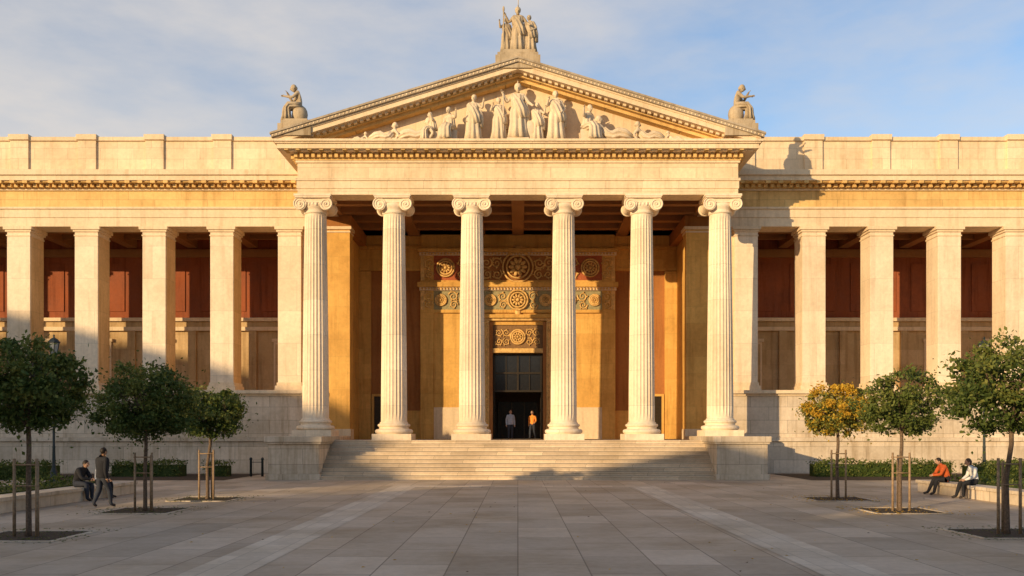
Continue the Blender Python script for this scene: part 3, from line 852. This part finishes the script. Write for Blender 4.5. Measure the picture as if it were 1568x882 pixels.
def lamp(X, Y, h):
    e = empty('street_lamp', (X, Y, 0)); b = MB()
    b.lathe(0, 0, [(.22,0),(.22,.12),(.16,.2),(.15,.55),(.10,.68),(.075,.8),(.06,1.6),(.07,1.65),(.055,1.7),(.045,h-1.2),(.07,h-1.15),(.05,h-1.05),(.12,h-.92),(.13,h-.88)], 16)
    b.obj('post', ['iron'], e)
    b = MB(); z0 = h-.88; z1 = h-.3
    for k in range(6):
        a = 2*pi*k/6; b.tube([(.13*math.cos(a),.13*math.sin(a),z0),(.24*math.cos(a),.24*math.sin(a),z1)], .015, 5)
    b.lathe(0, 0, [(.29,z1),(.27,z1+.05),(.14,z1+.18),(.05,z1+.22),(.035,z1+.28),(.05,z1+.31),(.01,z1+.38)], 6, smooth=False)
    b.lathe(0, 0, [(.115,z0+.01),(.22,z1-.01)], 6, 1, False)
    b.obj('lantern', ['iron', 'lampglass'], e)
lamp(-20.3, 40, 6.5); lamp(20.4, 40, 6.4)
b = MB()
for x in (-13.9, -13.3): b.lathe(x, 47.6, [(.07,0),(.06,.85),(.08,.88),(.07,.97),(.02,1.0)], 12)
b.tube([(-13.9,47.6,.75),(-13.3,47.6,.75)], .02, 6)
b.obj('bollard_rail', ['iron'])

# ---------------------------------------------------------------- unseen shadow-casting buildings (behind the viewpoint)
def caster_house(x0, x1, h, y1=-15, d=14):
    b = MB(); y0 = y1-d
    b.box(x0, x1, y0, y1, 0, h-1.2); b.box(x0-.3, x1+.3, y0-.3, y1+.3, h-1.2, h-.9, 1)
    b.prism([(x0,h-.9),((x0+x1)/2,h+.7),(x1,h-.9)], y0, y1, 3)
    nx = max(2, int((x1-x0)/3)); nz = int((h-1.5)/3.3)
    for i in range(nx):
        X = x0+(x1-x0)*(i+.5)/nx
        for j in range(nz):
            Z = 1.0+3.3*j
            b.box(X-.55, X+.55, y1, y1+.03, Z, Z+1.7, 2); b.box(X-.7, X+.7, y1, y1+.14, Z-.15, Z, 1); b.box(X-.7, X+.7, y1, y1+.1, Z+1.7, Z+1.85, 1)
    b.obj('shadow_caster_building', ['facade_a','trim','winglass','roof'])
for x0, x1, h in [(-150,-91,26.3),(-91,-86,24.2),(-86,-81,22.6),(-81,-75,20.6),(-75,-69,17.2),(-69,-62,13.2),(-62,-50,10.0),(-50,-40,15.6),(-40,-28,6.5),(-28,-8,10),(-8,20,11),(20,60,11)]:  # unseen blocks added to cast shadows; heights and gaps shape the sunlit patches
    caster_house(x0+.02, x1-.02, h)

# ---------------------------------------------------------------- light / sky
EL = math.radians(10); AZ = math.radians(42)
to_sun = Vector((-math.sin(AZ)*math.cos(EL), -math.cos(AZ)*math.cos(EL), math.sin(EL)))
sd = bpy.data.lights.new('sun', 'SUN'); sd.energy = 5; sd.angle = math.radians(.5); sd.color = (1, .73, .40)
so = bpy.data.objects.new('sun', sd); col.objects.link(so); so.rotation_euler = to_sun.to_track_quat('Z', 'Y').to_euler()
so.location = (-60, -40, 50)
w = bpy.data.worlds.new('World'); sc.world = w; w.use_nodes = True; n = w.node_tree
bg = n.nodes['Background']; bg.inputs['Strength'].default_value = .15
sky = n.nodes.new('ShaderNodeTexSky'); sky.sky_type = 'NISHITA'; sky.sun_disc = False
sky.sun_elevation = EL; sky.sun_rotation = math.radians(180+42); sky.dust_density = 1.0; sky.air_density = 1.0
tc = n.nodes.new('ShaderNodeTexCoord')
mp = n.nodes.new('ShaderNodeMapping'); mp.inputs['Scale'].default_value = (1.0, 1.0, 2.8); mp.inputs['Rotation'].default_value = (.0, .45, .0)
n.links.new(tc.outputs['Generated'], mp.inputs[0])
c1 = noise(n, mp.outputs[0], 2.6, 8, .55)
sp = n.nodes.new('ShaderNodeSeparateXYZ'); n.links.new(tc.outputs['Generated'], sp.inputs[0])
ma = n.nodes.new('ShaderNodeMath'); ma.operation = 'MULTIPLY_ADD'; n.links.new(sp.outputs[0], ma.inputs[0]); ma.inputs[1].default_value = -.26; n.links.new(c1, ma.inputs[2])
mb2 = n.nodes.new('ShaderNodeMath'); mb2.operation = 'MULTIPLY_ADD'; n.links.new(sp.outputs[2], mb2.inputs[0]); mb2.inputs[1].default_value = -.25; n.links.new(ma.outputs[0], mb2.inputs[2])
cf = ramp(n, mb2.outputs[0], [(.31, .02), (.62, .88)])
skb = mixc(n, sky.outputs[0], (1.20, 1.30, 1.52))
n.links.new(mixc(n, skb, (4.9, 4.6, 4.35), cf, 'MIX'), bg.inputs['Color'])

# ---------------------------------------------------------------- camera
cd = bpy.data.cameras.new('camera'); cd.sensor_width = 36; cd.lens = 1400/1568*36
cd.shift_x = -9/1568; cd.shift_y = 224/1568; cd.clip_end = 3000
co = bpy.data.objects.new('camera', cd); col.objects.link(co); co.location = (0, 0, 2.2); co.rotation_euler = (pi/2, 0, 0)
sc.camera = co
sc.view_settings.view_transform = 'Standard'; sc.view_settings.look = 'None'; sc.view_settings.exposure = 0
